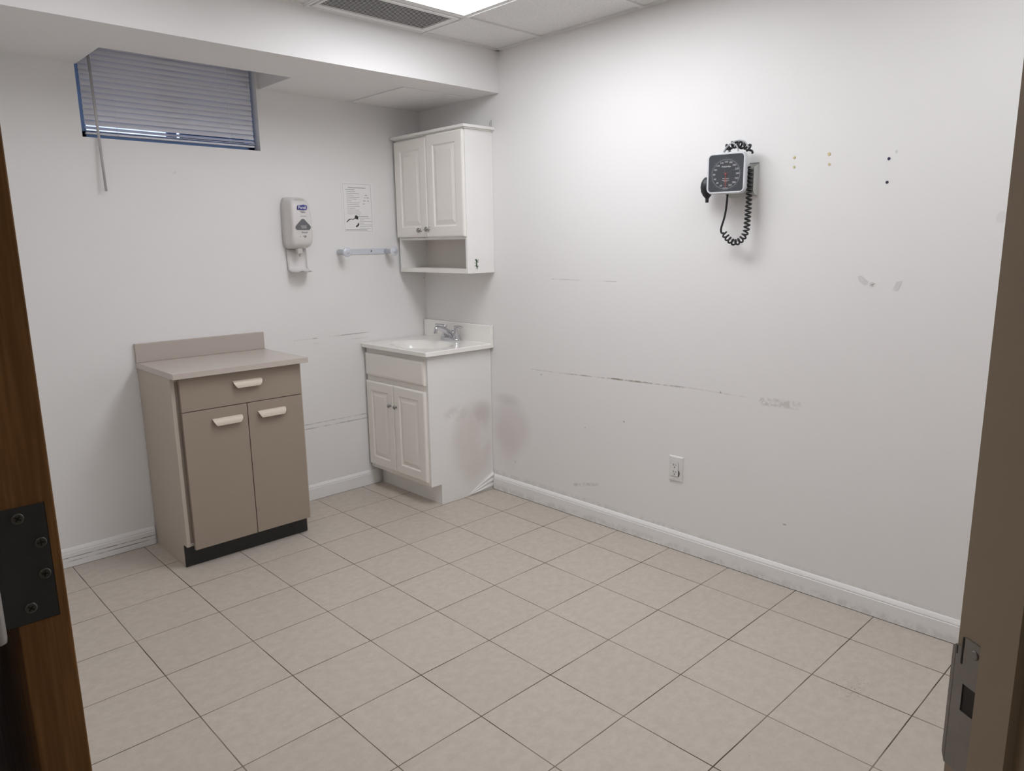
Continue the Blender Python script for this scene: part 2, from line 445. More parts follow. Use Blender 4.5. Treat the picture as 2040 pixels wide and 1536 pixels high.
# ceiling grid tees
gx = [1.892, 1.282, .672, .062]; gy = [.508, -.102, -.712, -1.322, -1.932]
mb = MB(); w = .012
for x in gx:
    if x in (1.892, 1.282):
        mb.box((x-w, -2.4, CEIL), (x+w, SOF_Y, CEIL+.01)); mb.box((x-.004, -2.4, CEIL-.004), (x+.004, SOF_Y, CEIL+.002))
    else:
        mb.box((x-w, -1.9, CEIL), (x+w, SOF_Y, CEIL+.01))
for y in gy:
    for x0_, x1_ in ([(XL, .062), (.672, 1.282), (1.892, XW)] if abs(y+.102) < .01 else [(XL if y > -1.4 else .3, XW)]):
        mb.box((x0_, y-w, CEIL+.0005), (x1_, y+w, CEIL+.0105))
mb.box((XW-.02, -2.4, CEIL+.0003), (XW, SOF_Y, CEIL+.0103)); mb.box((XL, SOF_Y-.018, CEIL+.0003), (XW, SOF_Y, CEIL+.0103))
struct('trim_2', mb, 'grid')

# baseboards: profile with a bead on top
BBP = [(0, 0), (.012, 0), (.012, .066), (.010, .069), (.0105, .073), (.009, .077), (.006, .083), (.003, .0875), (0, .0885)]
mb = MB(); mb.prism(BBP, lambda u, v, w: (XW-u, w, v+.0022), -2.4, .915); struct('baseboard_right', mb, 'baseboard')
mb = MB(); mb.prism(BBP, lambda u, v, w: (w, YW-u, v+.0015), XL, .676); mb.prism(BBP, lambda u, v, w: (w, YW-u, v+.0015), 1.296, 1.975); struct('baseboard_back', mb, 'baseboard_back')
mb = MB(); mb.prism(BBP, lambda u, v, w: (XL+u, w, v+.0022), -1.42, YW-.013); struct('baseboard_left', mb, 'baseboard')
mb = MB(); mb.box((XW-.0118, -2.4, 0), (XW, .915, .0022)); mb.box((XL, YW-.0118, 0), (.676, YW, .0015)); mb.box((1.296, YW-.0118, 0), (1.975, YW, .0015)); struct('trim_3', mb, 'dark')

# hallway shell behind the camera
mb = MB(); mb.box((-1.95, -3.45, 0), (-1.85, 1.8, 2.414)); struct('wall_hall_left', mb, 'hall')
mb = MB(); mb.box((-1.85, -3.45, 0), (2.6, -3.35, 2.414)); struct('wall_hall_rear', mb, 'hall')
mb = MB(); mb.box((-1.85, -1.30, 0), (XL-.1, -1.2, 2.414)); struct('wall_hall_end', mb, 'hall')
mb = MB(); mb.box((1.3, -3.35, 0), (1.4, -2.5, 2.414)); struct('wall_hall_right', mb, 'hall')

# ------------------------------------------------------------------ window
fy0, fy1 = YW+.062, YW+.105
mb = MB(); f = .035
mb.box((WX0, fy0, WZ0), (WX1, fy1, WZ0+f), .003); mb.box((WX0, fy0, WZ1-f), (WX1, fy1, WZ1), .003)
mb.box((WX0, fy0, WZ0), (WX0+f, fy1, WZ1), .003); mb.box((WX1-f, fy0, WZ0), (WX1, fy1, WZ1), .003)
mb.box(((WX0+WX1)/2-.02, fy0+.005, WZ0+f), ((WX0+WX1)/2+.02, fy1-.005, WZ1-f), .003)
win = mb.obj('window_1', 'vinyl', kind='structure')
mb = MB(); mb.box((WX0+f-.004, fy0+.018, WZ0+f-.004), (WX1-f+.004, fy0+.022, WZ1-f+.004)); mb.obj('glass_pane', 'glass', parent=win)
mb = MB()  # well walls added outside to darken parts of the window slits
for k in range(28):
    x0 = WX0-.25+k*.05; zt_ = 1.99 if x0 < 1.22 else 2.2; mb.box((x0, YW+.62, 1.3), (x0+.025, YW+.65, zt_)); mb.box((x0+.025, YW+.635, 1.3), (x0+.05, YW+.665, zt_))
mb.box((WX0-.25, YW+.125, 1.3), (WX0-.22, YW+.66, 1.99)); mb.box((WX1+.34, YW+.125, 1.3), (WX1+.37, YW+.66, 2.1))
mb.box((WX0-.25, YW+.125, 1.27), (WX1+.37, YW+.66, 1.3))
single(centre(mb.obj('added_well', 'well')), 'bluish corrugated window well outside, glimpsed past the edges of the blind', 'window well')

# mini blind
T = Thing('window_blind', 'grey-white horizontal blind lowered over the small high basement window', 'blind', ((WX0+WX1)/2, YW+.03, WZ1))
by = YW+.034; bx0, bx1 = .594, 1.360
mb = MB(); mb.box((bx0, by-.014, WZ1-.03), (bx1, by+.014, WZ1-.002), .003); T.part('headrail', mb, 'slat')
mb = MB(); z = WZ1-.045; k = 0; random.seed(11)
for k, zl in enumerate((2.330, 2.306, 2.283, 2.259, 2.236, 2.212, 2.189, 2.171, 2.149, 2.123, 2.099, 2.074, 2.051, 2.027, 2.003, 1.981, 1.957, 1.9395)):
    ang = math.radians(67+random.uniform(-2.5, 2.5)); hw = .0155; sag = random.uniform(-.0008, .0008)
    if zl < 1.965: ang = math.radians(58 if zl > 1.95 else 30)
    z = zl+hw*math.sin(ang)
    rows = []
    NSEG = 24
    for i in range(NSEG+1):
        fr_ = i/NSEG; x = bx0+(bx1-bx0)*fr_; dz = sag*math.sin(fr_*PI*2+k)
        row = []
        for j in range(5):
            s = (j/4-.5)*2; c = .0022*(1-s*s)
            row.append((x, by+math.cos(ang)*hw*s-math.sin(ang)*c, z+dz+math.sin(ang)*hw*s+math.cos(ang)*c*.5))
        rows.append(row)
    V = [p for r in rows for p in r]; F = [(i*5+j, i*5+j+1, i*5+6+j, i*5+5+j) for i in range(NSEG) for j in range(4)]
    mb.add(V, F, True)
T.part('slats', mb, 'slat')
mb = MB(); mb.box((bx0, by-.010, 1.9195), (bx1, by+.010, 1.9285), .002); mb.box((bx0, by-.011, 1.934), (bx1, by+.011, 1.9355)); T.part('bottom_rail', mb, 'slat')
for cx in (.722, 1.238):
    mb = MB()
    mb.tube([(cx+.002*math.sin(i*1.3), by-.0145, WZ1-.03-i*(WZ1-1.95)/40) for i in range(41)], .0007, 5)
    mb.tube([(cx+.004, by+.0145, WZ1-.03-i*(WZ1-1.95)/10) for i in range(11)], .0007, 5)
    T.part('cord', mb, 'slat')
mb = MB(); mb.tube([(.632, YW+.012, 2.315), (.632, YW-.03, 1.675)], .0056, 8); mb.tube([(.632, YW+.02, 2.33), (.632, YW+.012, 2.31)], .0025, 6)
T.part('tilt_wand', mb, 'wand', label='long grey tilt wand')

# ------------------------------------------------------------------ ceiling light, added fill panels and vent
lx0, lx1, ly0, ly1 = 1.294, 1.880, -.700, .496
T = Thing('ceiling_light', 'bright white rectangular fluorescent panel set into the ceiling grid', 'ceiling light', ((lx0+lx1)/2, (ly0+ly1)/2, CEIL))
mb = MB()
mb.box((lx0, ly0, CEIL+.001), (lx1, ly0+.012, CEIL+.007), .001); mb.box((lx0, ly1-.012, CEIL+.001), (lx1, ly1, CEIL+.007), .001)
mb.box((lx0, ly0+.012, CEIL+.001), (lx0+.012, ly1-.012, CEIL+.007), .001); mb.box((lx1-.012, ly0+.012, CEIL+.001), (lx1, ly1-.012, CEIL+.007), .001)
T.part('frame', mb, 'grid')
mb = MB(); mb.box((lx0+.011, ly0+.011, CEIL+.0025), (lx1-.011, ly1-.011, CEIL+.0065)); T.part('lens', mb, 'lamp')
def fill_panel(x0, x1, y0, y1, mat, label):  # unseen ceiling panels added to balance the light
    T = Thing('ceiling_light', label, 'ceiling light', ((x0+x1)/2, (y0+y1)/2, CEIL))
    mb = MB()
    mb.box((x0, y0, CEIL+.001), (x1, y0+.012, CEIL+.007)); mb.box((x0, y1-.012, CEIL+.001), (x1, y1, CEIL+.007))
    mb.box((x0, y0+.012, CEIL+.001), (x0+.012, y1-.012, CEIL+.007)); mb.box((x1-.012, y0+.012, CEIL+.001), (x1, y1-.012, CEIL+.007))
    T.part('frame', mb, 'grid')
    mb = MB(); mb.box((x0+.011, y0+.011, CEIL+.0025), (x1-.011, y1-.011, CEIL+.0065)); T.part('lens', mb, mat)
fill_panel(1.294, 1.880, -1.920, -1.334, 'fill_front', 'added square fill panel on the ceiling nearer the doorway, out of view')  # added fill for the wall and floor near the door
fill_panel(.074, .660, -.700, .496, 'fill_left', 'added dimmer fill panel on the left side of the ceiling, out of view')  # added fill for the left half of the room

fill_panel(-1.3, -.7, -3.0, -2.4, 'fill_hall', 'added dim warm fill panel on the hallway ceiling behind the viewer')  # added to brighten the jamb and door edge

T = Thing('ceiling_vent', 'off-white linear slot air vent in the ceiling beside the light', 'air vent', (1.58, .65, CEIL))
vx0, vx1, vy0, vy1 = 1.298, 1.876, .524, .792
hx0, hx1, hy0, hy1 = 1.312, 1.845, .545, .757
mb = MB(); zz0, zz1 = CEIL-.004, CEIL+.0075
mb.box((vx0, vy0, zz0), (vx1, hy0, zz1), .002); mb.box((vx0, hy1, zz0), (vx1, vy1, zz1), .002)
mb.box((vx0, hy0, zz0), (hx0, hy1, zz1), .002); mb.box((hx1, hy0, zz0), (vx1, hy1, zz1), .002)
T.part('frame', mb, 'grid')
mb = MB(); mb.box((hx0, hy0, CEIL+.0025), (hx1, hy1, CEIL+.0078)); T.part('throat', mb, 'vent_dark', label='dark duct opening behind the bars')
mb = MB(); nb = 14
for i in range(nb):
    y = hy0+(i+.5)*(hy1-hy0)/nb
    mb.box((hx0-.001, y-.0014, CEIL-.0012), (hx1+.001, y+.0014, CEIL-.0002))
T.part('louvre_bars', mb, 'grid')

# access panel in the soffit
mb = MB(); mb.box((1.905, 1.005, SOF_Z-.006), (2.34, 1.475, SOF_Z), .0012)
o = single(centre(mb.obj('access_panel', 'soffit')), 'painted white access hatch on the underside of the soffit above the corner', 'access panel')

# ------------------------------------------------------------------ beige base cabinet
T = Thing('base_cabinet', 'free-standing taupe and beige cabinet with one drawer over two doors', 'cabinet', (.985, 1.30, 0))
cx0, cx1 = .682, 1.290; DF = 1.078                       # DF: door faces
mb = MB()
sidep = [(1.517, 0), (1.135, 0), (1.135, .103), (DF+.020, .103), (DF+.020, .872), (1.517, .872)]
mb.prism(sidep, lambda u, v, w: (w, u, v), cx0, cx0+.016); mb.prism(sidep, lambda u, v, w: (w, u, v), cx1-.016, cx1)
mb.box((cx0+.016, DF+.022, .103), (cx1-.016, 1.517, .118)); mb.box((cx0+.016, 1.505, .103), (cx1-.016, 1.517, .872))
mb.box((cx0+.016, DF+.022, .855), (cx1-.016, 1.14, .872))
T.part('body', mb, 'beige_side')
mb = MB(); mb.box((cx0-.0035, 1.127, 0), (cx1-.008, 1.135, .104), .001); T.part('toe_kick', mb, 'black_vinyl', label='black vinyl toe kick')
mb = MB(); mb.box((cx0-.004, 1.045, .874), (cx1+.017, 1.524, .900), .0015)
T.part('countertop', mb, 'counter')
mb = MB(); mb.box((cx0-.004, 1.503, .9002), (cx1+.017, 1.5236, .988), .0015); T.part('backsplash', mb, 'splash', label='taupe raised back edge')
fx0, fx1 = .712, 1.277; fm = 1.003
TF = lambda u, v, w: (u, DF+.018-w, v)
def slab(u0, u1, v0, v1): return MB().panel(TF, u0, u1, v0, v1, [(0, 0), (0, .0175), (.0006, .018)])
def cup(cx, cz, parent):
    mb = MB(); L = .068; P = []
    n = 10
    rings = []
    for i in range(n+1):
        a = PI*.5*i/n
        # quarter-round lip curling out and down from its top edge
        y = DF-.022*math.sin(a); zz = cz+.016-.030*(1-math.cos(a))
        rings.append((y, zz))
    outer = rings+[(y+.0022, z-.001) for y, z in rings[::-1]]
    for sx in (0,):
        m = []
        for (xx, ins) in ((cx-L, 0), (cx-L+.003, 0), (cx+L-.003, 0), (cx+L, 0)):
            m.append([(xx, y, z) for y, z in outer])
        # ends taper: pull lower edge inward at both ends
        def warp(p):
            x, y, z = p; d = (cz+.016-z)/.03; s = .014*d*d
            return (x+s if x < cx else x-s, y, z)
        mb.loft([[warp(p) for p in r] for r in m], smooth=False)
        mb.box((cx-L+.004, DF-.003, cz+.006), (cx+L-.004, DF, cz+.017), .001)
    return T.part('handle', mb, 'cream', parent, label='cream plastic cup pull')
d = T.part('drawer', slab(fx0, fx1, .7215, .869), 'taupe'); cup(1.012, .812, d)
d = T.part('door', slab(fx0, fm-.0018, .087, .718), 'taupe'); cup(.906, .655, d)
d = T.part('door', slab(fm+.0018, fx1, .087, .718), 'taupe'); cup(1.118, .657, d)
mb = MB(); mb.box((cx0+.016, DF+.019, .119), (cx1-.016, DF+.0215, .854)); T.part('front_frame', mb, 'shaded_frame')

# ------------------------------------------------------------------ vanity
VY0, VY1, VF = .928, 1.512, 1.930        # right side plane, left side, face frame plane
T = Thing('vanity_cabinet', 'small white vanity cabinet under the sink in the corner', 'vanity', (2.16, 1.22, 0))
t = NT('vanity_side_laminate'); o_ = t.obj(); x, y, z = t.sep(t.vmath('ADD', o_, (2.16, 1.22, 0)))
c = t.mix(t.noise(o_, 4, 2), (.86, .845, .82), (.88, .865, .84))
m1 = t.math('MULTIPLY', ell_mask(t, x, z, (2.24, .30), (.20, .30), .5), t.smooth(t.noise(o_, 5, 5, .6), .15, .6))
c = t.mix(t.math('MULTIPLY', m1, .42), c, (.60, .52, .45))
m2 = t.math('MULTIPLY', ell_mask(t, x, z, (2.31, .47), (.11, .10), .2), t.smooth(t.noise(o_, 8, 4, .6), .15, .55))
c = t.mix(t.math('MULTIPLY', m2, .38), c, (.45, .40, .36))
m3 = t.math('MULTIPLY', ell_mask(t, x, z, (2.12, .50), (.13, .06), .3), t.smooth(t.noise(o_, 18, 4, .7), .4, .6))
c = t.mix(t.math('MULTIPLY', m3, .28), c, (.55, .50, .47))
st = t.node('ShaderNodeMapping'); st.inputs['Scale'].default_value = (1, 1, .25); t.l.new(o_, st.inputs[0])
m4 = t.math('MULTIPLY', ell_mask(t, x, z, (2.20, .25), (.17, .22), .4), t.smooth(t.noise(st.outputs[0], 70, 3, .7), .6, .68))
c = t.mix(t.math('MULTIPLY', m4, .4), c, (.82, .78, .72))
t.l.new(c, t.b.inputs['Base Color']); t.b.inputs['Roughness'].default_value = .42; t.bump(t.noise(o_, 25, 3), .05, .002)
M['vanity_side'] = t.m
poly = [(XW-.002, 0), (2.0, 0), (2.0, .115), (VF, .115), (VF, .840), (XW-.002, .840)]
mb = MB(); mb.prism(poly, lambda u, v, w: (u, w, v), VY0, VY0+.012); T.part('side_panel', mb, 'vanity_side', label='stained white side panel')
mb = MB(); mb.prism(poly, lambda u, v, w: (u, w, v), VY1-.012, VY1); T.part('side_panel', mb, 'white_lam')
mb = MB()
for z0_, z1_ in ((.115, .150), (.640, .695), (.80, .839)): mb.box((VF+.0005, VY0+.040, z0_), (VF+.018, VY1-.040, z1_))
for y0_, y1_ in ((VY0+.0122, VY0+.040), (VY1-.040, VY1-.0122)): mb.box((VF+.0005, y0_, .115), (VF+.018, y1_, .839))
mb.box((VF+.0185, VY0+.0122, .115), (XW-.004, VY1-.0122, .127))
T.part('face_frame', mb, 'white_cab')
mb = MB(); mb.box((2.0, VY0+.012, 0), (2.012, VY1-.012, .115)); T.part('toe_kick', mb, 'white_lam')
TV = lambda u, v, w: (VF-w, u, v)
door_prof = [(0, 0), (0, .013), (.002, .0155), (.007, .0175), (.010, .018), (.052, .018), (.055, .0155), (.058, .0118), (.062, .0115), (.066, .0125), (.082, .0165), (.084, .0172), (.086, .0172)]
flat_prof = [(0, 0), (0, .013), (.003, .015), (.010, .0175), (.013, .018)]
mb = MB().panel(TV, .945, 1.505, .682, .812, flat_prof); T.part('false_drawer_front', mb, 'white_cab')
def knob(base, axis, parent, T, mat='dark_chrome', s=1.):
    mb = MB(); mb.lathe(base, axis, [(0, .0085*s), (.002*s, .0085*s), (.004*s, .005*s), (.010*s, .0045*s), (.013*s, .009*s), (.017*s, .0135*s), (.021*s, .014*s), (.024*s, .012*s), (.026*s, .006*s), (.0265*s, 0)], 18)
    return T.part('knob', mb, mat, parent, label='round dark metal knob')
d = T.part('door', MB().panel(TV, 1.236, 1.507, .140, .648, door_prof), 'white_cab'); knob((VF-.018, 1.262, .528), (-1, 0, 0), d, T, s=.8)
d = T.part('door', MB().panel(TV, .947, 1.232, .140, .648, door_prof), 'white_cab'); knob((VF-.018, 1.205, .528), (-1, 0, 0), d, T, s=.8)
# side vinyl peeling up into folds at the bottom back corner
mb = MB(); rows = []
NA, NB = 24, 28
for i in range(NA+1):
    a = i/NA; row = []
    for j in range(NB+1):
        b = j/NB
        x_ = 2.185+(XW-.003-2.185)*a; z_ = .003+a*(.008+.105*b)
        fold = abs(math.sin(b*PI*3.3+.25))**.7
        off = .0008+.014*(a**.6)*fold*(1-b**5)*(.75+.25*math.sin(a*5+b*3))
        row.append((x_, VY0-off, z_))
    rows.append(row)
mb.add([p for r in rows for p in r], [(i*(NB+1)+j, i*(NB+1)+j+1, (i+1)*(NB+1)+j+1, (i+1)*(NB+1)+j) for i in range(NA) for j in range(NB)], True)
T.part('peeling_vinyl', mb, 'white_lam', label='wrinkled vinyl skin peeling at the bottom corner')

# sink top with moulded oval basin
T = Thing('sink_top', 'glossy cream cultured-marble sink top with oval basin and backsplash on the white vanity', 'sink', (2.14, 1.21, .841))
sx0, sx1, sy0, sy1, zt, zb = 1.903, XW-.003, .903, 1.5185, .8665, .8412
bc = (2.105, 1.212); NB = 48
def rect_pt(a, e=0.):
    c, s = math.cos(a), math.sin(a)
    tx = ((sx1-e-bc[0]) if c > 0 else (sx0+e-bc[0]))/c if abs(c) > 1e-9 else 1e9
    ty = ((sy1-e-bc[1]) if s > 0 else (sy0+e-bc[1]))/s if abs(s) > 1e-9 else 1e9
    k = min(abs(tx), abs(ty)); return (bc[0]+c*k, bc[1]+s*k)
angs = sorted(set([2*PI*k/NB for k in range(NB)]+[math.atan2(y-bc[1], x-bc[0]) % (2*PI) for x in (sx0, sx1) for y in (sy0, sy1)]))
def ell(rx, ry, z, dx=0.): return [(bc[0]+dx+rx*math.cos(a), bc[1]+ry*math.sin(a), z) for a in angs]
rings = [[(*rect_pt(a, .004), zb) for a in angs], [(*rect_pt(a), zb+.002) for a in angs], [(*rect_pt(a), zt-.003) for a in angs], [(*rect_pt(a, .003), zt) for a in angs]]
for rx, ry, z, dx in ((.160, .232, zt, 0), (.150, .222, zt-.0015, 0), (.142, .213, zt-.005, 0), (.133, .201, zt-.014, .002), (.118, .182, zt-.045, .006), (.10, .155, zt-.085, .012), (.07, .11, zt-.112, .02), (.025, .035, zt-.122, .03), (.006, .006, zt-.124, .035)):
    rings.append(ell(rx, ry, z, dx))
mb = MB(); V = [p for r in rings for p in r]; n = len(angs); F = []
for i in range(len(rings)-1):
    for k in range(n):
        l = (k+1) % n; F.append((i*n+k, i*n+l, (i+1)*n+l, (i+1)*n+k))
F.append(tuple(range((len(rings)-1)*n, len(rings)*n)))
mb.add(V, F)
for i, f_ in enumerate(mb.bm.faces): f_.smooth = i >= 4*n
T.part('basin_top', mb, 'marble')
mb = MB(); sp = [(XW-.003, .8655), (2.360, .8655), (2.363, .869), (2.3635, .966), (2.366, .9695), (XW-.003, .9695)]
mb.prism(sp, lambda u, v, w: (u, w, v), sy0+.0005, sy1-.0005); T.part('backsplash', mb, 'marble')
mb = MB(); mb.lathe((bc[0]+.035, bc[1], zt-.123), (0, 0, 1), [(0, .02), (.002, .02), (.003, .016), (.0015, .005), (.001, 0)], 20); T.part('drain', mb, 'chrome')

# faucet
fx, fyc = 2.318, 1.205
T = Thing('faucet', 'chrome two-handle centerset faucet on the sink top', 'faucet', (fx, fyc, zt))
def stadium(r, half, z, cx=fx, cy=fyc):
    P = []
    for i in range(13): a = -PI/2+PI*i/12; P.append((cx+r*math.sin(a)*-1, cy+half+r*math.cos(a), z))
    for i in range(13): a = -PI/2+PI*i/12; P.append((cx+r*math.sin(a), cy-half-r*math.cos(a), z))
    return P
mb = MB(); mb.loft([stadium(.026, .052, zt), stadium(.027, .052, zt+.004), stadium(.026, .052, zt+.012), stadium(.022, .050, zt+.018), stadium(.012, .04, zt+.020)]); T.part('base', mb, 'chrome')
mb = MB()
pts = [(fx+.006, fyc, zt+.012), (fx-.002, fyc, zt+.034), (fx-.022, fyc, zt+.052), (fx-.050, fyc, zt+.067), (fx-.078, fyc, zt+.078), (fx-.096, fyc, zt+.081), (fx-.107, fyc, zt+.076), (fx-.111, fyc, zt+.064), (fx-.111, fyc, zt+.050)]
def catmull(P, k=5):
    P = [Vector(p) for p in P]; out = []
    for i in range(len(P)-1):
        a, b, c, d = P[max(i-1, 0)], P[i], P[i+1], P[min(i+2, len(P)-1)]
        for j in range(k):
            t = j/k; out.append(.5*((2*b)+(c-a)*t+(2*a-5*b+4*c-d)*t*t+(3*b-a-3*c+d)*t**3))
    return out+[P[-1]]
cp = catmull(pts, 5)
mb.tube(cp, lambda t: .019*(1-t)+.0105*t if t < .8 else .0105, 14); T.part('spout', mb, 'chrome')
for sg, out in ((1, 1), (-1, -1)):
    hy = fyc+sg*.052
    mb = MB(); mb.lathe((fx, hy, zt+.012), (0, 0, 1), [(0, .023), (.010, .020), (.030, .0145), (.050, .0105), (.060, .0105), (.068, .0115), (.074, .008), (.075, 0)], 20)
    dv = Vector((-.12, -1, .0)) if sg < 0 else Vector((-.25, 1, .02)); dv.normalize()
    b0 = Vector((fx, hy, zt+.084))
    mb.tube([b0-dv*.012, b0+dv*.005, b0+dv*.025, b0+dv*.045, b0+dv*.060, b0+dv*.066], lambda t: .0055+.0035*math.sin(min(t*1.15, 1)*PI*.75), 10)
    T.part('handle', mb, 'chrome')
mb = MB(); mb.tube([(fx+.020, fyc, zt+.01), (fx+.020, fyc, zt+.055)], .0028, 8); mb.lathe((fx+.020, fyc, zt+.052), (0, 0, 1), [(0, .003), (.003, .006), (.007, .0095), (.011, .0095), (.012, 0)], 16); T.part('pop_up_knob', mb, 'chrome')

# ------------------------------------------------------------------ wall cabinet
UY0, UY1, UF, UZ0, UZ1, UM = .883, 1.500, 2.192, 1.267, 2.014, 1.462
T = Thing('wall_cabinet', 'white two-door wall cabinet with an open shelf niche hung in the corner above the sink', 'cabinet', (2.29, 1.19, UZ0))
mb = MB(); tk = .014; xb = XW-.001
mb.box((UF, UY0, UZ0), (xb, UY0+tk, UZ1)); mb.box((UF, UY1-tk, UZ0), (xb, UY1, UZ1)); mb.box((UF, UY0+tk, UM-.012), (xb, UY1-tk, UM+.002)); mb.box((UF, UY0+tk, UZ1-tk), (xb, UY1-tk, UZ1))
T.part('body', mb, 'white_lam')
mb = MB(); mb.box((xb-.005, UY0+tk, UZ0), (xb-.0005, UY1-tk, UZ1-tk)); T.part('back_panel', mb, 'niche')
mb = MB(); mb.box((UF-.002, UY0+tk, UZ0), (xb-.006, UY1-tk, UZ0+.024), .001); T.part('shelf', mb, 'white_cab')
mb = MB()
cr = [(0, 0), (.012, 0), (.018, .004), (.022, .010), (.022, .019), (0, .019)]
x0_, x1_, y0_, y1_ = UF-.024, xb+.0, UY0-.022, UY1+.020
mb.box((UF-.012, UY0-.010, UZ1), (xb, UY1+.010, UZ1+.006), .0015); mb.box((x0_, y0_, UZ1+.005), (xb, y1_, UZ1+.020), .003)
T.part('crown_moulding', mb, 'white_lam')
TU = lambda u, v, w: (UF-.001-w, u, v)
sc = [(a if a < .02 else a*1.08, b) for a, b in door_prof]
mid = 1.196
d = T.part('door', MB().panel(TU, mid+.0015, UY1-.003, UM+.004, UZ1-.010, sc), 'white_cab'); knob((UF-.019, 1.262, 1.504), (-1, 0, 0), d, T)
d = T.part('door', MB().panel(TU, UY0+.003, mid-.0015, UM+.002, UZ1-.002, sc), 'white_cab'); knob((UF-.019, 1.190, 1.508), (-1, 0, 0), d, T)
mb = MB(); mb.tube([(XW-.004, .885, UZ1+.02), (XW-.004, .885, UZ1+.060)], .0012, 6); mb.tube([(XW-.004, .899, UZ1+.02), (XW-.004, .896, UZ1+.050)], .001, 6); T.part('hanging_wire', mb, 'strike')
# lizard sticker on the cabinet side
mb = MB(); Tg = lambda u, v, w: (2.254+u, UY0-.0004-w, 1.318+v)
def blob(mb, P, T): mb.prism(P, T, 0, .0004)
body = [(-.006, .024), (-.002, .026), (.004, .020), (.008, .010), (.005, 0), (.006, -.010), (.010, -.016), (.008, -.024), (.001, -.020), (-.005, -.014), (-.004, -.004), (-.002, .006), (-.004, .014), (-.009, .019)]
blob(mb, body, Tg)
for (u, v, a, L) in ((.008, .016, .6, .012), (.010, .008, .3, .010), (-.006, .004, 2.9, .012), (-.006, -.010, 3.5, .014), (.010, -.012, -.2, .010), (.006, -.024, -1.2, .009), (.0, -.022, -1.9, .010), (.008, .012, 1.2, .016)):
    c_, s_ = math.cos(a), math.sin(a); w_ = .0018
    blob(mb, [(u-s_*w_, v+c_*w_), (u+s_*w_, v-c_*w_), (u+c_*L, v+s_*L)], Tg)
o = single(centre(mb.obj('sticker', 'green')), 'tiny dark green lizard-shaped sticker near the bottom of the wall cabinet side', 'sticker')

# ------------------------------------------------------------------ soap dispenser
T = Thing('sanitizer_dispenser', 'grey-white touch-free hand sanitizer dispenser mounted on the wall left of the notice', 'dispenser', (1.53, YW, 1.28))
cxd = 1.527
def sect(z):
    """half width at wall, half width at front, depth"""
    t = (z-1.412)/(1.676-1.412)
    return t
mb = MB(); rings = []
prof = [(1.412, .040, .034, .050), (1.416, .052, .044, .070), (1.426, .060, .052, .088), (1.440, .0645, .057, .098), (1.47, .0665, .060, .104), (1.52, .0665, .060, .107), (1.57, .066, .0585, .106), (1.61, .0655, .056, .102), (1.638, .064, .053, .098), (1.654, .061, .049, .091), (1.668, .056, .043, .073), (1.677, .046, .034, .050)]
for z, hw, hf, dp in prof:
    r = .016; P = []
    P.append((cxd-hw, YW-.0005, z))
    P.append((cxd-hw, YW-dp*.45, z))
    for i in range(6):
        a = PI-(PI/2)*i/5; P.append((cxd-hf+r+r*math.cos(a), YW-dp+r-r*math.sin(a), z))
    for i in range(5): P.append((cxd-hf+r+(2*hf-2*r)*(i+1)/6, YW-dp-.004*math.sin((i+1)/6*PI), z))
    for i in range(6):
        a = PI/2-(PI/2)*i/5; P.append((cxd+hf-r+r*math.cos(a), YW-dp+r-r*math.sin(a), z))
    P.append((cxd+hw, YW-dp*.45, z)); P.append((cxd+hw, YW-.0005, z))
    rings.append(P)
mb.loft(rings); T.part('housing', mb, 'grey_pl')
mb = MB(); mb.loft([[(cxd+.001+.027*math.cos(a), YW-.0835+.0075*math.sin(a)-o_, 1.6620+.0060*math.sin(a)+o_) for a in [2*PI*i/24 for i in range(24)]] for o_ in (-.003, .0022)]); T.part('top_recess', mb, 'grey_side', label='grey oval grip on the top')
FD = YW-.1115
TD = lambda u, v, w: (cxd+u, FD-.0006-w, v)
tri = []
for (x_, z_, r_, a0, a1) in ((0, 1.549, .015, 150, 30), (.029, 1.522, .013, 40, -80), (-.029, 1.522, .013, 260, 140)):
    for i in range(7):
        a = math.radians(a0+(a1-a0)*i/6); tri.append((x_+r_*math.cos(a), z_+r_*math.sin(a)))
mb = MB(); mb.prism(tri, TD, -.004, .0006); wdw = T.part('level_window', mb, 'smoke', label='dark triangular level window')
mb = MB(); mb.prism([(-.016, 1.531), (.018, 1.531), (.018, 1.515), (-.010, 1.515), (-.014, 1.523)], TD, .0006, .0009); T.part('refill_label', mb, 'grey_ink', wdw)
# badge with its word
FDl = FD+.0035
TL = lambda u, v, w: (cxd+u, FDl-.0012-w, v+u*0.0)
mb = MB(); mb.prism([(-.026, 1.611), (-.024, 1.632), (-.010, 1.633), (.008, 1.636), (.028, 1.633), (.030, 1.622), (.026, 1.611), (.004, 1.609)], TL, -.003, .0006); bd = T.part('badge', mb, 'blue_ink', label='dark blue badge with white lettering')
mb = MB(); text_mesh(mb, 'Purell', .0195, lambda u, v, w: (cxd+.0015+u, FDl-.0022, 1.6215+v), sx=1., bold=.0003); T.part('lettering', mb, 'white_ink', bd)
mb = MB()
for (u0, u1, z_) in ((-.012, .014, 1.602), (-.006, .020, 1.5975), (-.012, .022, 1.578)):
    mb.box((cxd+u0, FDl-.0010 if z_ > 1.59 else FD+.001, z_-.0011), (cxd+u1, FDl+.003, z_+.0011))
T.part('printed_caption', mb, 'grey_ink')
mb = MB()
for (u0, u1, z_) in ((-.014, .026, 1.498), (-.010, .022, 1.4935)): mb.box((cxd+u0, FD-.0002, z_-.001), (cxd+u1, FD+.002, z_+.001))
for a in range(4): mb.box((cxd+.001+a*.0035, FD-.0002, 1.469+abs(a-1.5)*.002), (cxd+.003+a*.0035, FD+.003, 1.476-abs(a-1.5)*.001))
mb.box((cxd-.021, FD, 1.4735), (cxd-.0185, FD+.003, 1.4765))
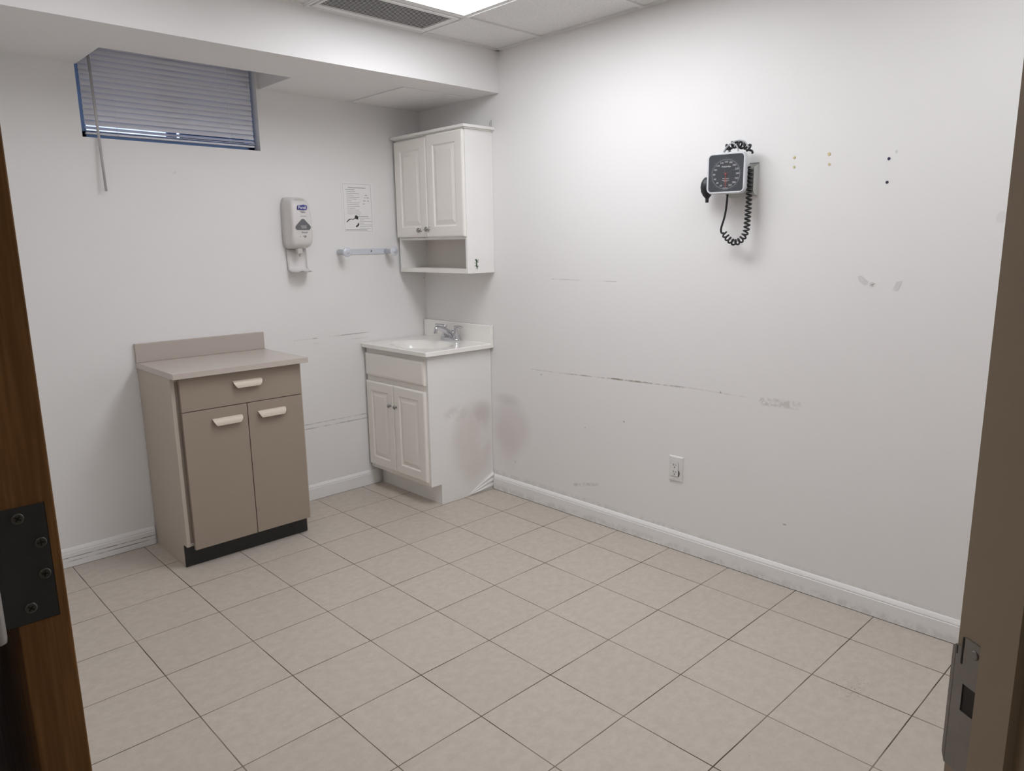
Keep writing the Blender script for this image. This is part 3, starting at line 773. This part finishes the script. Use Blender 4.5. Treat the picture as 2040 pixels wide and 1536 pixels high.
for sg in (-1, 1): mb.prism([(.006+sg*.003, 1.4815), (.006+sg*.010, 1.476), (.006+sg*.009, 1.475), (.006+sg*.002, 1.4805)], TD, -.004, -.0002)
T.part('printed_hand_symbol', mb, 'grey_ink')
mb = MB(); mb.box((cxd-.020, YW-.075, 1.385), (cxd+.008, YW-.045, 1.416), .004); mb.lathe((cxd-.004, YW-.06, 1.372), (0, 0, 1), [(0, .004), (.014, .005)], 12); T.part('nozzle', mb, 'grey_side')
# drip tray: back plate curving into a shallow shelf
mb = MB(); rows = []
prf = [(.004, 1.418), (.008, 1.39), (.010, 1.36), (.012, 1.325), (.016, 1.306), (.026, 1.296), (.045, 1.291), (.070, 1.289), (.095, 1.290), (.104, 1.294)]
ws = [.058, .058, .057, .056, .056, .056, .054, .050, .040, .022]
def tray(off):
    R = []
    for (d_, z_), w_ in zip(prf, ws):
        R.append([(cxd+.005+w_*s, YW-d_-.002*(1-s*s)+off[0], z_+.004*s*s*(1 if d_ > .02 else 0)+off[1]) for s in (-1, -.66, -.33, 0, .33, .66, 1)])
    return R
a_, b_ = tray((0, 0)), tray((.0025, -.0025))
rr = [ra+rb[::-1] for ra, rb in zip(a_, b_)]
mb.loft(rr); T.part('drip_tray', mb, 'grey_pl')

# ------------------------------------------------------------------ notice sheet
T = Thing('notice_sheet', 'laminated printed notice with a small dark drawing, taped to the wall', 'notice', (1.935, YW, 1.64))
px0, px1, pz0, pz1 = 1.829, 2.034, 1.494, 1.775
mb = MB(); mb.box((px0, YW-.0012, pz0), (px1, YW-.0003, pz1)); T.part('sheet', mb, 'paper')
TP = lambda u, v, w: (px0+u*(px1-px0), YW-.0013-w, pz1-v*(pz1-pz0))
def stroke(mb, u0, v0, u1, th=.0055, w=.0002): mb.prism([(u0, v0), (u1, v0), (u1, v0+th), (u0, v0+th)], TP, 0, w)
mb = MB()
for a in ((.055, .035, .93, .006), (.055, .965, .93, .006)): stroke(mb, a[0], a[1], a[2], a[3])
mb.prism([(.055, .035), (.061, .035), (.061, .965), (.055, .965)], TP, 0, .0002); mb.prism([(.935, .035), (.945, .035), (.945, .965), (.935, .965)], TP, 0, .0002)
T.part('border_line', mb, 'light_ink')
mb = MB(); random.seed(3)
stroke(mb, .22, .105, .77, .011); stroke(mb, .13, .145, .42, .009)
stroke(mb, .50, .665, .83, .009)
for i, L in enumerate([.45, .57, .38, .57, .48, .32, .57, .54, .56, .42, .55, .58, .60]): 
    u = .16
    while u < L:
        e = min(L, u+random.uniform(.03, .08)); stroke(mb, u, .185+i*.036, e, .006); u = e+.008
for i, L in enumerate([.88, .70, .93, .68, .93, .93, .88]):
    u = .53
    while u < L:
        e = min(L, u+random.uniform(.03, .08)); stroke(mb, u, .70+i*.033, e, .006); u = e+.008
stroke(mb, .08, .93, .78, .012)
T.part('printed_text', mb, 'grey_ink')
mb = MB()
mb.prism([(.40, .655), (.43, .645), (.50, .675), (.49, .735), (.38, .71)], TP, 0, .0003); mb.prism([(.48, .80), (.50, .795), (.52, .835), (.47, .87), (.42, .885), (.40, .86), (.46, .835)], TP, 0, .0003)
mb.prism([(.12, .775), (.20, .725), (.28, .715), (.33, .725), (.38, .70), (.39, .712), (.34, .738), (.27, .73), (.21, .745), (.13, .79)], TP, 0, .0003)
T.part('printed_drawing', mb, 'black_ink', label='black ink drawing of hands')
mb = MB()
for (u, v, r1, r2) in ((.74, .30, .02, .012), (.72, .36, .05, .012), (.83, .30, .04, .014), (.78, .25, .05, .01), (.70, .42, .04, .01), (.84, .36, .02, .02)):
    mb.prism([(u+r1*math.cos(a), v+r2*math.sin(a)) for a in [2*PI*i/10 for i in range(10)]], TP, 0, .00018)
T.part('sketch', mb, 'light_ink', label='faint grey sketch')

# ------------------------------------------------------------------ white holder bar
T = Thing('wall_hook_rail', 'white plastic rail with two round-ended pegs screwed to the wall beside the wall cabinet', 'wall rail', (1.95, YW, 1.39))
mb = MB(); mb.box((1.79, YW-.006, 1.3745), (2.112, YW-.0002, 1.4065), .002); T.part('back_plate', mb, 'lucid')
for xx in (1.793, 2.104):
    mb = MB(); mb.lathe((xx, YW-.003, 1.390), (0, -1, 0), [(0, .0145), (.070, .0125), (.074, .014), (.080, .022), (.084, .027), (.087, .027), (.090, .024), (.092, .014), (.094, .009), (.096, .009), (.0965, 0)], 22); pg = T.part('peg', mb, 'lucid')
for xx in (1.858, 2.003):
    mb = MB(); mb.lathe((xx, YW-.006, 1.3925), (0, -1, 0), [(0, .005), (.0015, .005), (.002, .003), (.0015, 0)], 12)
    T.part('screw', mb, 'dark_chrome')

# ------------------------------------------------------------------ outlet
T = Thing('wall_outlet', 'white duplex receptacle with a cover plate low on the right wall', 'outlet', (XW, -.33, .33))
oy0, oy1, oz0, oz1 = -.368, -.294, .333, .452
TO = lambda u, v, w: (XW-w, u, v)
mb = MB().panel(TO, oy0, oy1, oz0, oz1, [(0, .0002), (0, .003), (.004, .0065), (.006, .007)]); T.part('cover_plate', mb, 'white_pl')
mb = MB().panel(TO, oy0+.021, oy1-.0125, .356, .425, [(0, .0065), (0, .0072)]); T.part('surround_gap', mb, 'grey_ink').name = 'seam'
mb = MB().panel(TO, oy0+.0225, oy1-.014, .3575, .4235, [(0, .0068), (0, .0095), (.001, .010)]); rc = T.part('receptacle', mb, 'white_pl')
mb = MB()
yc = (oy0+.0225+oy1-.014)/2
for zc in (.404, .371):
    for dy, h in ((.006, .0055), (-.006, .0045)): mb.box((XW-.0104, yc+dy-.0012, zc+.003), (XW-.0098, yc+dy+.0012, zc+.003+h*1.8))
    mb.lathe((XW-.0097, yc, zc-.004), (-1, 0, 0), [(0, .0028), (.0008, .0028)], 12)
T.part('slots', mb, 'black_ink', rc)
mb = MB(); P = arc((oy0+.0225, .372), .0165, math.radians(100), math.radians(260), 10)
mb.prism([(oy0+.0225-(u-(oy0+.0225))*-.45, v) for u, v in P], TO, .007, .0075); T.part('cut_out_gap', mb, 'black_ink', label='dark crescent gap beside the receptacle')
for zc in (.441, .344):
    mb = MB(); mb.lathe((XW-.0068, yc+.002, zc), (-1, 0, 0), [(0, .0033), (.001, .003), (.0012, 0)], 12)
    T.part('screw', mb, 'grey_pl')

# ------------------------------------------------------------------ blood pressure gauge (built around its own origin, face towards -X)
GX, GY, GZ = 2.285, -.583, 1.680
T = Thing('blood_pressure_gauge', 'square aneroid blood pressure gauge with dark dial mounted on the right wall', 'blood pressure gauge', (GX, GY, GZ), local=True)
hw, hh = .0775, .079
def gr(x, sc_, r): return [(x, u, v) for u, v in rrect(-hw*sc_, hw*sc_, -hh*sc_, hh*sc_, r, 6)]
mb = MB(); mb.loft([gr(.038, .90, .02), gr(.034, .97, .022), gr(.024, 1.0, .024), gr(.006, 1.0, .024), gr(0, .985, .023), gr(-.003, .955, .020), gr(-.003, .90, .014), gr(-.0005, .885, .012)], smooth=False)
T.part('case', mb, 'bezel')
DX = -.0012
mb = MB(); mb.prism(rrect(-hw*.885, hw*.885, -hh*.885, hh*.885, .012, 6), lambda u, v, w: (w, u, v), DX, DX+.002); dl = T.part('dial', mb, 'dial')
TG = lambda u, v, w: (DX-w, -u, v)          # u runs to the viewer's right
DC = (0., -.004)
mb = MB(); R1, R2 = .0538, .0575; n = 72
P = [(R2*math.cos(2*PI*k/n), R2*math.sin(2*PI*k/n)) for k in range(n)]; Q = [(R1*math.cos(2*PI*k/n), R1*math.sin(2*PI*k/n)) for k in range(n)]
mb.add([TG(DC[0]+u, DC[1]+v, .0003) for u, v in P]+[TG(DC[0]+u, DC[1]+v, .0003) for u, v in Q], [(k, (k+1) % n, n+(k+1) % n, n+k) for k in range(n)])
def ga(v): return math.radians(90-(v-160)/20*22.4)
for v in range(0, 301, 5):
    a = ga(v); r0, r1 = (.0585, .0625) if v % 20 else (.0585, .066); wd = .0003 if v % 10 else .0005
    c_, s_ = math.cos(a), math.sin(a)
    mb.add([TG(DC[0]+c_*r0-s_*wd, DC[1]+s_*r0+c_*wd, .0003), TG(DC[0]+c_*r0+s_*wd, DC[1]+s_*r0-c_*wd, .0003), TG(DC[0]+c_*r1+s_*wd, DC[1]+s_*r1-c_*wd, .0003), TG(DC[0]+c_*r1-s_*wd, DC[1]+s_*r1+c_*wd, .0003)], [(0, 1, 2, 3)])
T.part('scale_ring', mb, 'dial_ink', dl)
mb = MB()
for v in range(20, 301, 20):
    a = ga(v); r = .0465
    text_mesh(mb, str(v), .0098, lambda u, w_, d_, a=a: TG(DC[0]+r*math.cos(a)+u, DC[1]+r*math.sin(a)+w_, .0004), bold=.00012)
text_mesh(mb, 'WelchAllyn', .0080, lambda u, w_, d_: TG(.001+u, .0245+w_, .0004), bold=.0003)
for (u0, u1, v_) in ((-.014, .014, -.0205), (-.014, .014, -.0275), (-.0075, .0075, -.033), (-.0105, .0105, -.0560), (-.0105, .0105, -.0605)):
    mb.add([TG(u0, v_-.0006, .0004), TG(u1, v_-.0006, .0004), TG(u1, v_+.0006, .0004), TG(u0, v_+.0006, .0004)], [(0, 1, 2, 3)])
T.part('dial_lettering', mb, 'light_ink', dl)
mb = MB()
mb.prism([(-.0014, DC[1]+.004), (.0014, DC[1]+.004), (.0007, -.055), (-.0007, -.055)], TG, .0005, .0012)
mb.lathe((DX, 0, DC[1]), (-1, 0, 0), [(0, .004), (.002, .004), (.0025, 0)], 14)
for v_ in (-.024, -.031, -.038, -.046): mb.prism([(-.007, v_), (.007, v_), (.007, v_-.0008), (-.007, v_-.0008)], TG, .0004, .0008)
for a in (60, 120, 30, 150): 
    c_, s_ = math.cos(math.radians(a)), math.sin(math.radians(a)); mb.prism([(c_*.006-s_*.0004, DC[1]+s_*.006), (c_*.012-s_*.0004, DC[1]+s_*.012), (c_*.012+s_*.0004, DC[1]+s_*.012+.0006), (c_*.006+s_*.0004, DC[1]+s_*.006+.0006)], TG, .0004, .0007)
T.part('needle', mb, 'red_ink', dl, label='red pointer and red marks')
mb = MB(); mb.box((.0382, -.020, -.03), (.0555, .020, .03), .004); T.part('swivel_mount', mb, 'basket')
T.r.rotation_euler = (0, 0, math.radians(11))
gauge = T.r

T = Thing('cuff_basket', 'pale grey plastic wall basket behind the blood pressure gauge', 'basket', (XW, -.58, 1.60))
mb = MB()
y0b, y1b, x0b = -.669, -.545, 2.345
mb.box((XW-.004, y0b, 1.592), (XW-.0005, y1b, 1.716), .001)
mb.box((x0b, y0b, 1.612), (x0b+.003, y1b, 1.700), .001)
mb.prism([(XW-.004, 1.592), (XW-.004, 1.712), (x0b, 1.700), (x0b, 1.612), (x0b+.012, 1.598)], lambda u, v, w: (u, w, v), y0b, y0b+.003)
mb.prism([(XW-.004, 1.592), (XW-.004, 1.712), (x0b, 1.700), (x0b, 1.612), (x0b+.012, 1.598)], lambda u, v, w: (u, w, v), y1b-.003, y1b)
mb.prism([(XW-.004, 1.592), (x0b+.012, 1.598), (x0b, 1.612), (x0b+.003, 1.614), (x0b+.013, 1.602), (XW-.004, 1.596)], lambda u, v, w: (u, w, v), y0b+.003, y1b-.003)
T.part('tray', mb, 'basket')
mb = MB(); mb.box((XW-.0048, -.668, 1.7163), (XW-.0005, -.628, 1.7205)); T.part('rim', mb, 'grey_ink')

# coiled hose with bulb
T = Thing('coiled_hose', 'black coiled rubber hose looping below the blood pressure gauge', 'hose', (2.33, -.61, 1.41))
def helix(path, r, pitch, tr, n=6, per=10):
    path = catmull(path, 24); out = []; ph = 0; up = None
    L = 0
    for i in range(len(path)-1):
        p, q = path[i], path[i+1]; d = (q-p); ln = d.length
        if ln < 1e-6: continue
        d.normalize(); k = max(1, int(ln/pitch*per))
        if up is None: up = d.orthogonal().normalized()
        up = (up-d*up.dot(d)).normalized(); w = d.cross(up)
        for j in range(k):
            f = j/k; out.append(p+(q-p)*f+(up*math.cos(ph)+w*math.sin(ph))*r); ph += 2*PI*ln/pitch/k
    return out
mb = MB()
hp = helix([(2.334, -0.657, 1.700), (2.334, -0.659, 1.64), (2.334, -0.659, 1.56), (2.334, -0.657, 1.50), (2.334, -0.653, 1.455), (2.334, -0.635, 1.424), (2.334, -0.607, 1.412), (2.334, -0.580, 1.424), (2.334, -0.557, 1.448)], .0105, .0160, .003)
mb.tube(hp, .0036, 6)
T.part('coil', mb, 'rubber')
mb = MB(); mb.tube(catmull([(2.334, -0.555, 1.450), (2.334, -0.545, 1.452), (2.334, -0.543, 1.470), (2.334, -0.555, 1.510), (2.334, -0.562, 1.55), (2.334, -0.566, 1.61)], 6), .0042, 8); T.part('straight_tube', mb, 'rubber')

T = Thing('inflation_bulb', 'black rubber squeeze bulb hanging at the left of the gauge', 'bulb', (2.33, -.478, 1.59))
mb = MB(); mb.lathe((2.33, -.476, 1.588), Vector((0, .05, 1)), [(0, .006), (.006, .010), (.014, .017), (.030, .0245), (.048, .0265), (.064, .024), (.078, .017), (.086, .009), (.088, 0)], 20); T.part('bulb_body', mb, 'rubber')
mb = MB(); mb.lathe((2.33, -.476, 1.574), (0, .05, 1), [(0, .0065), (.010, .0070), (.018, .0065)], 14); T.part('valve', mb, 'rubber')

T = Thing('tangled_hose', 'bundled black coiled hose with a pale tube heaped on top of the gauge', 'hose', (2.33, -.61, 1.76))
mb = MB(); Cc = Vector((2.325, -.608, 1.765))
ringpts = [Cc+Vector((.008*math.sin(a*2), .046*math.cos(a)+.006*math.sin(3*a), .026*math.sin(a)+.006*math.sin(2.5*a))) for a in [math.radians(-30+i*17.1) for i in range(15)]]
mb.tube(helix(ringpts, .0115, .020, .003), .0042, 6)
T.part('coil', mb, 'rubber')
mb = MB()
mb.tube(catmull([Cc+Vector(v) for v in ((-.014, .058, -.02), (-.014, .045, .012), (-.014, .020, .030), (-.014, -.010, .037), (-.014, -.035, .028), (-.012, -.052, .006))], 6), .0032, 8)
mb.tube(catmull([Cc+Vector(v) for v in ((-.016, .015, .028), (-.016, .000, .020), (-.016, -.010, .000), (-.016, -.006, -.020))], 6), .003, 8)
T.part('pale_tube', mb, 'tube_grey', label='pale grey tube')

# ------------------------------------------------------------------ small things on the walls
def anchor(y, z, mat, r, label, group):
    mb = MB(); mb.lathe((XW-.0002, y, z), (-1, 0, 0), [(0, r), (.0015, r*.95), (.0022, r*.6), (.0012, r*.35), (.0010, 0)], 14)
    o = mb.obj('wall_anchor', mat); single(centre(o), label, 'wall anchor', group); return o
anchor(-.810, 1.725, 'yellow_pl', .0052, 'yellowish plastic wall anchor, upper one of the pair nearer the gauge', 'wall anchors right of the gauge')
anchor(-.811, 1.690, 'yellow_pl', .0046, 'yellowish plastic wall anchor, lower one of the pair nearer the gauge', 'wall anchors right of the gauge')
anchor(-.941, 1.725, 'yellow_pl', .0062, 'yellowish plastic wall anchor, upper one of the middle pair', 'wall anchors right of the gauge')
anchor(-.944, 1.689, 'yellow_pl', .0046, 'yellowish plastic wall anchor, lower one of the middle pair', 'wall anchors right of the gauge')
anchor(-1.150, 1.690, 'navy_pl', .0052, 'dark navy wall anchor, upper of the two dark ones', 'dark wall anchors')
anchor(-1.150, 1.611, 'navy_pl', .0052, 'dark navy wall anchor, lower of the two dark ones', 'dark wall anchors')
mb = MB(); Tt = lambda u, v, w: (XW-.0003-w, u, v)
mb.prism([(-1.075, 1.285), (-1.088, 1.288), (-1.115, 1.265), (-1.102, 1.252), (-1.08, 1.268)], Tt, 0, .0006)
mb.prism([(-1.118, 1.262), (-1.128, 1.266), (-1.136, 1.262), (-1.121, 1.254)], Tt, 0, .003); mb.prism([(-1.122, 1.252), (-1.130, 1.256), (-1.128, 1.248)], Tt, 0, .003)
single(centre(mb.obj('tape_remnant', 'tape')), 'torn grey tape scrap on the right wall with a curled white end', 'tape', 'old tape scraps')
mb = MB(); mb.prism([(-1.228, 1.272), (-1.208, 1.268), (-1.198, 1.240), (-1.215, 1.236)], Tt, 0, .0006)
single(centre(mb.obj('tape_remnant', 'tape')), 'faint flat grey tape scrap, the one nearer the doorway', 'tape', 'old tape scraps')

# ------------------------------------------------------------------ open door at the left
DX0, DX1, DYE = -.290, -.2535, -1.462
T = Thing('open_door', 'brown stained wooden door standing open at the left, edge towards the viewer', 'door', (-.272, -1.05, .01))
mb = MB(); mb.box((DX0, DYE, .012), (DX1, DYE+.80, DH-.006), .0012); T.part('door_leaf', mb, 'wood')
h0, h1 = 1.122, 1.2195
mb = MB(); TH = lambda u, v, w: (u, DYE+.0006-w, v)
mb.prism([(-.3005, h0), (-.2612, h0), (-.2612, h1), (-.3005, h1)], TH, 0, .0018); hg = T.part('hinge', mb, 'steel', label='dark grey steel butt hinge leaf')
for (x_, z_) in ((-.2800, 1.2105), (-.2670, 1.1870), (-.2672, 1.1602), (-.2800, 1.1345)):
    mb = MB(); mb.lathe((x_, DYE-.0012, z_), (0, -1, 0), [(0, .0046), (.0009, .0044), (.0013, .0036), (.0011, .002), (.0005, 0)], 18)
    s_ = T.part('screw', mb, 'screw', hg)
mb = MB()
for (x_, z_) in ((-.2800, 1.2105), (-.2670, 1.1870), (-.2672, 1.1602), (-.2800, 1.1345)):
    a = x_*900
    for k in (0, PI/2):
        c_, s_ = math.cos(a+k), math.sin(a+k)
        mb.prism([(x_+c_*.0026-s_*.0005, z_+s_*.0026+c_*.0005), (x_-c_*.0026-s_*.0005, z_-s_*.0026+c_*.0005), (x_-c_*.0026+s_*.0005, z_-s_*.0026-c_*.0005), (x_+c_*.0026+s_*.0005, z_+s_*.0026-c_*.0005)], TH, .0030, .00315)
T.part('screw_crosses', mb, 'black_ink', hg)
mb = MB(); mb.prism([(-.2612, h0-.0007), (-.2605, h0-.0007), (-.2605, h1+.0004), (-.2612, h1+.0004)], TH, 0, .0008); mb.prism([(-.30, h0-.0009), (-.2605, h0-.0009), (-.2605, h0), (-.30, h0)], TH, 0, .0008)
T.part('mortise_shadow_line', mb, 'black_ink', hg).name = 'mortise_shadow'  # black strips drawn as the shadow line around the hinge leaf
mb = MB(); mb.lathe((-.3035, DYE-.004, h0-.010), (0, 0, 1), [(0, .001), (.002, .0045), (.006, .005), (.045, .005), (.0455, .0046), (.046, .005), (.11, .005), (.114, .0045), (.116, .001)], 14)
T.part('knuckle', mb, 'grey_pl', hg, label='pale painted hinge knuckle')

# strike plate on the right jamb
T = Thing('strike_plate', 'steel strike plate with a square latch hole on the right door jamb', 'strike plate', tuple(W(0, -.02, .97)))
def TS(u, v, w): p = W(-.0003-w, -u, v); return p       # u runs from the room arris towards the hall
s0, s1 = .868, 1.018; hz0, hz1, hu0, hu1 = .938, .968, .013, .030
mb = MB()
for (a, b, c_, d_) in ((.000, hu0, s0, s1-.012), (hu1, .036, s0, s1), (hu0, hu1, hz1, s1), (hu0, hu1, s0, hz0), (.010, hu0, s1-.012, s1)):
    mb.prism([(a, c_), (b, c_), (b, d_), (a, d_)], TS, 0, .0014)
mb.prism([(-.004, s0+.01), (0.0, s0), (0.0, s1-.012), (-.004, s1-.016)], TS, .0004, .0016)
T.part('plate', mb, 'strike')
mb = MB(); mb.prism([(hu0, hz0), (hu1, hz0), (hu1, hz1), (hu0, hz1)], TS, 0, .0003); T.part('latch_hole', mb, 'black_ink', label='black square latch opening')
mb = MB(); mb.prism([(.0075, s1-.030), (.0095, s1-.030), (.0095, s1-.001), (.0075, s1-.001)], TS, 0, .0018); mb.prism([(.001, s1-.022), (.0025, s1-.022), (.0022, s1-.013), (.001, s1-.013)], TS, 0, .0016); T.part('lip_slot', mb, 'black_ink')
mb = MB(); mb.lathe(W(-.0015, -.024, s1-.012), tuple(-E_), [(0, .0048), (.0010, .0045), (.0013, .003), (.0007, 0)], 16); T.part('screw', mb, 'strike')

# ------------------------------------------------------------------ light outside the window
w = bpy.data.worlds.new('sky'); bpy.context.scene.world = w; w.use_nodes = True
nt = w.node_tree; bg = nt.nodes['Background']
sky = nt.nodes.new('ShaderNodeTexSky'); sky.sky_type = 'NISHITA' if 'NISHITA' in [i.identifier for i in sky.bl_rna.properties['sky_type'].enum_items] else sky.sky_type
sky.sun_disc = False; sky.sun_elevation = math.radians(12); sky.sun_rotation = math.radians(200)
tint = nt.nodes.new('ShaderNodeVectorMath'); tint.operation = 'MULTIPLY'; tint.inputs[1].default_value = (1.0, .86, 1.15)
nt.links.new(sky.outputs[0], tint.inputs[0]); nt.links.new(tint.outputs[0], bg.inputs[0]); bg.inputs[1].default_value = .22

# ------------------------------------------------------------------ camera
R3 = [[0.7203929101970246, -0.6934072417257293, -0.01484762809938459], [0.14288251149043046, 0.1274266546053784, 0.9815024379013374], [0.6786889146347159, 0.7091888639977348, -0.19087302673126386]]
cam = bpy.data.cameras.new('camera'); co = bpy.data.objects.new('camera', cam); COL.objects.link(co)
cam.sensor_fit = 'HORIZONTAL'; cam.sensor_width = 36; cam.lens = 36*1443.862/2040; cam.clip_start = .02
r, u, f_ = [Vector(v) for v in R3]; b_ = -f_
co.matrix_world = Matrix(((r.x, u.x, b_.x, -.371866), (r.y, u.y, b_.y, -2.125674), (r.z, u.z, b_.z, 1.417142), (0, 0, 0, 1)))
sc = bpy.context.scene; sc.camera = co
sc.view_settings.view_transform = 'Standard'; sc.view_settings.look = 'None'; sc.view_settings.gamma = 1; sc.view_settings.use_curve_mapping = False
sc.view_settings.exposure = 0.12
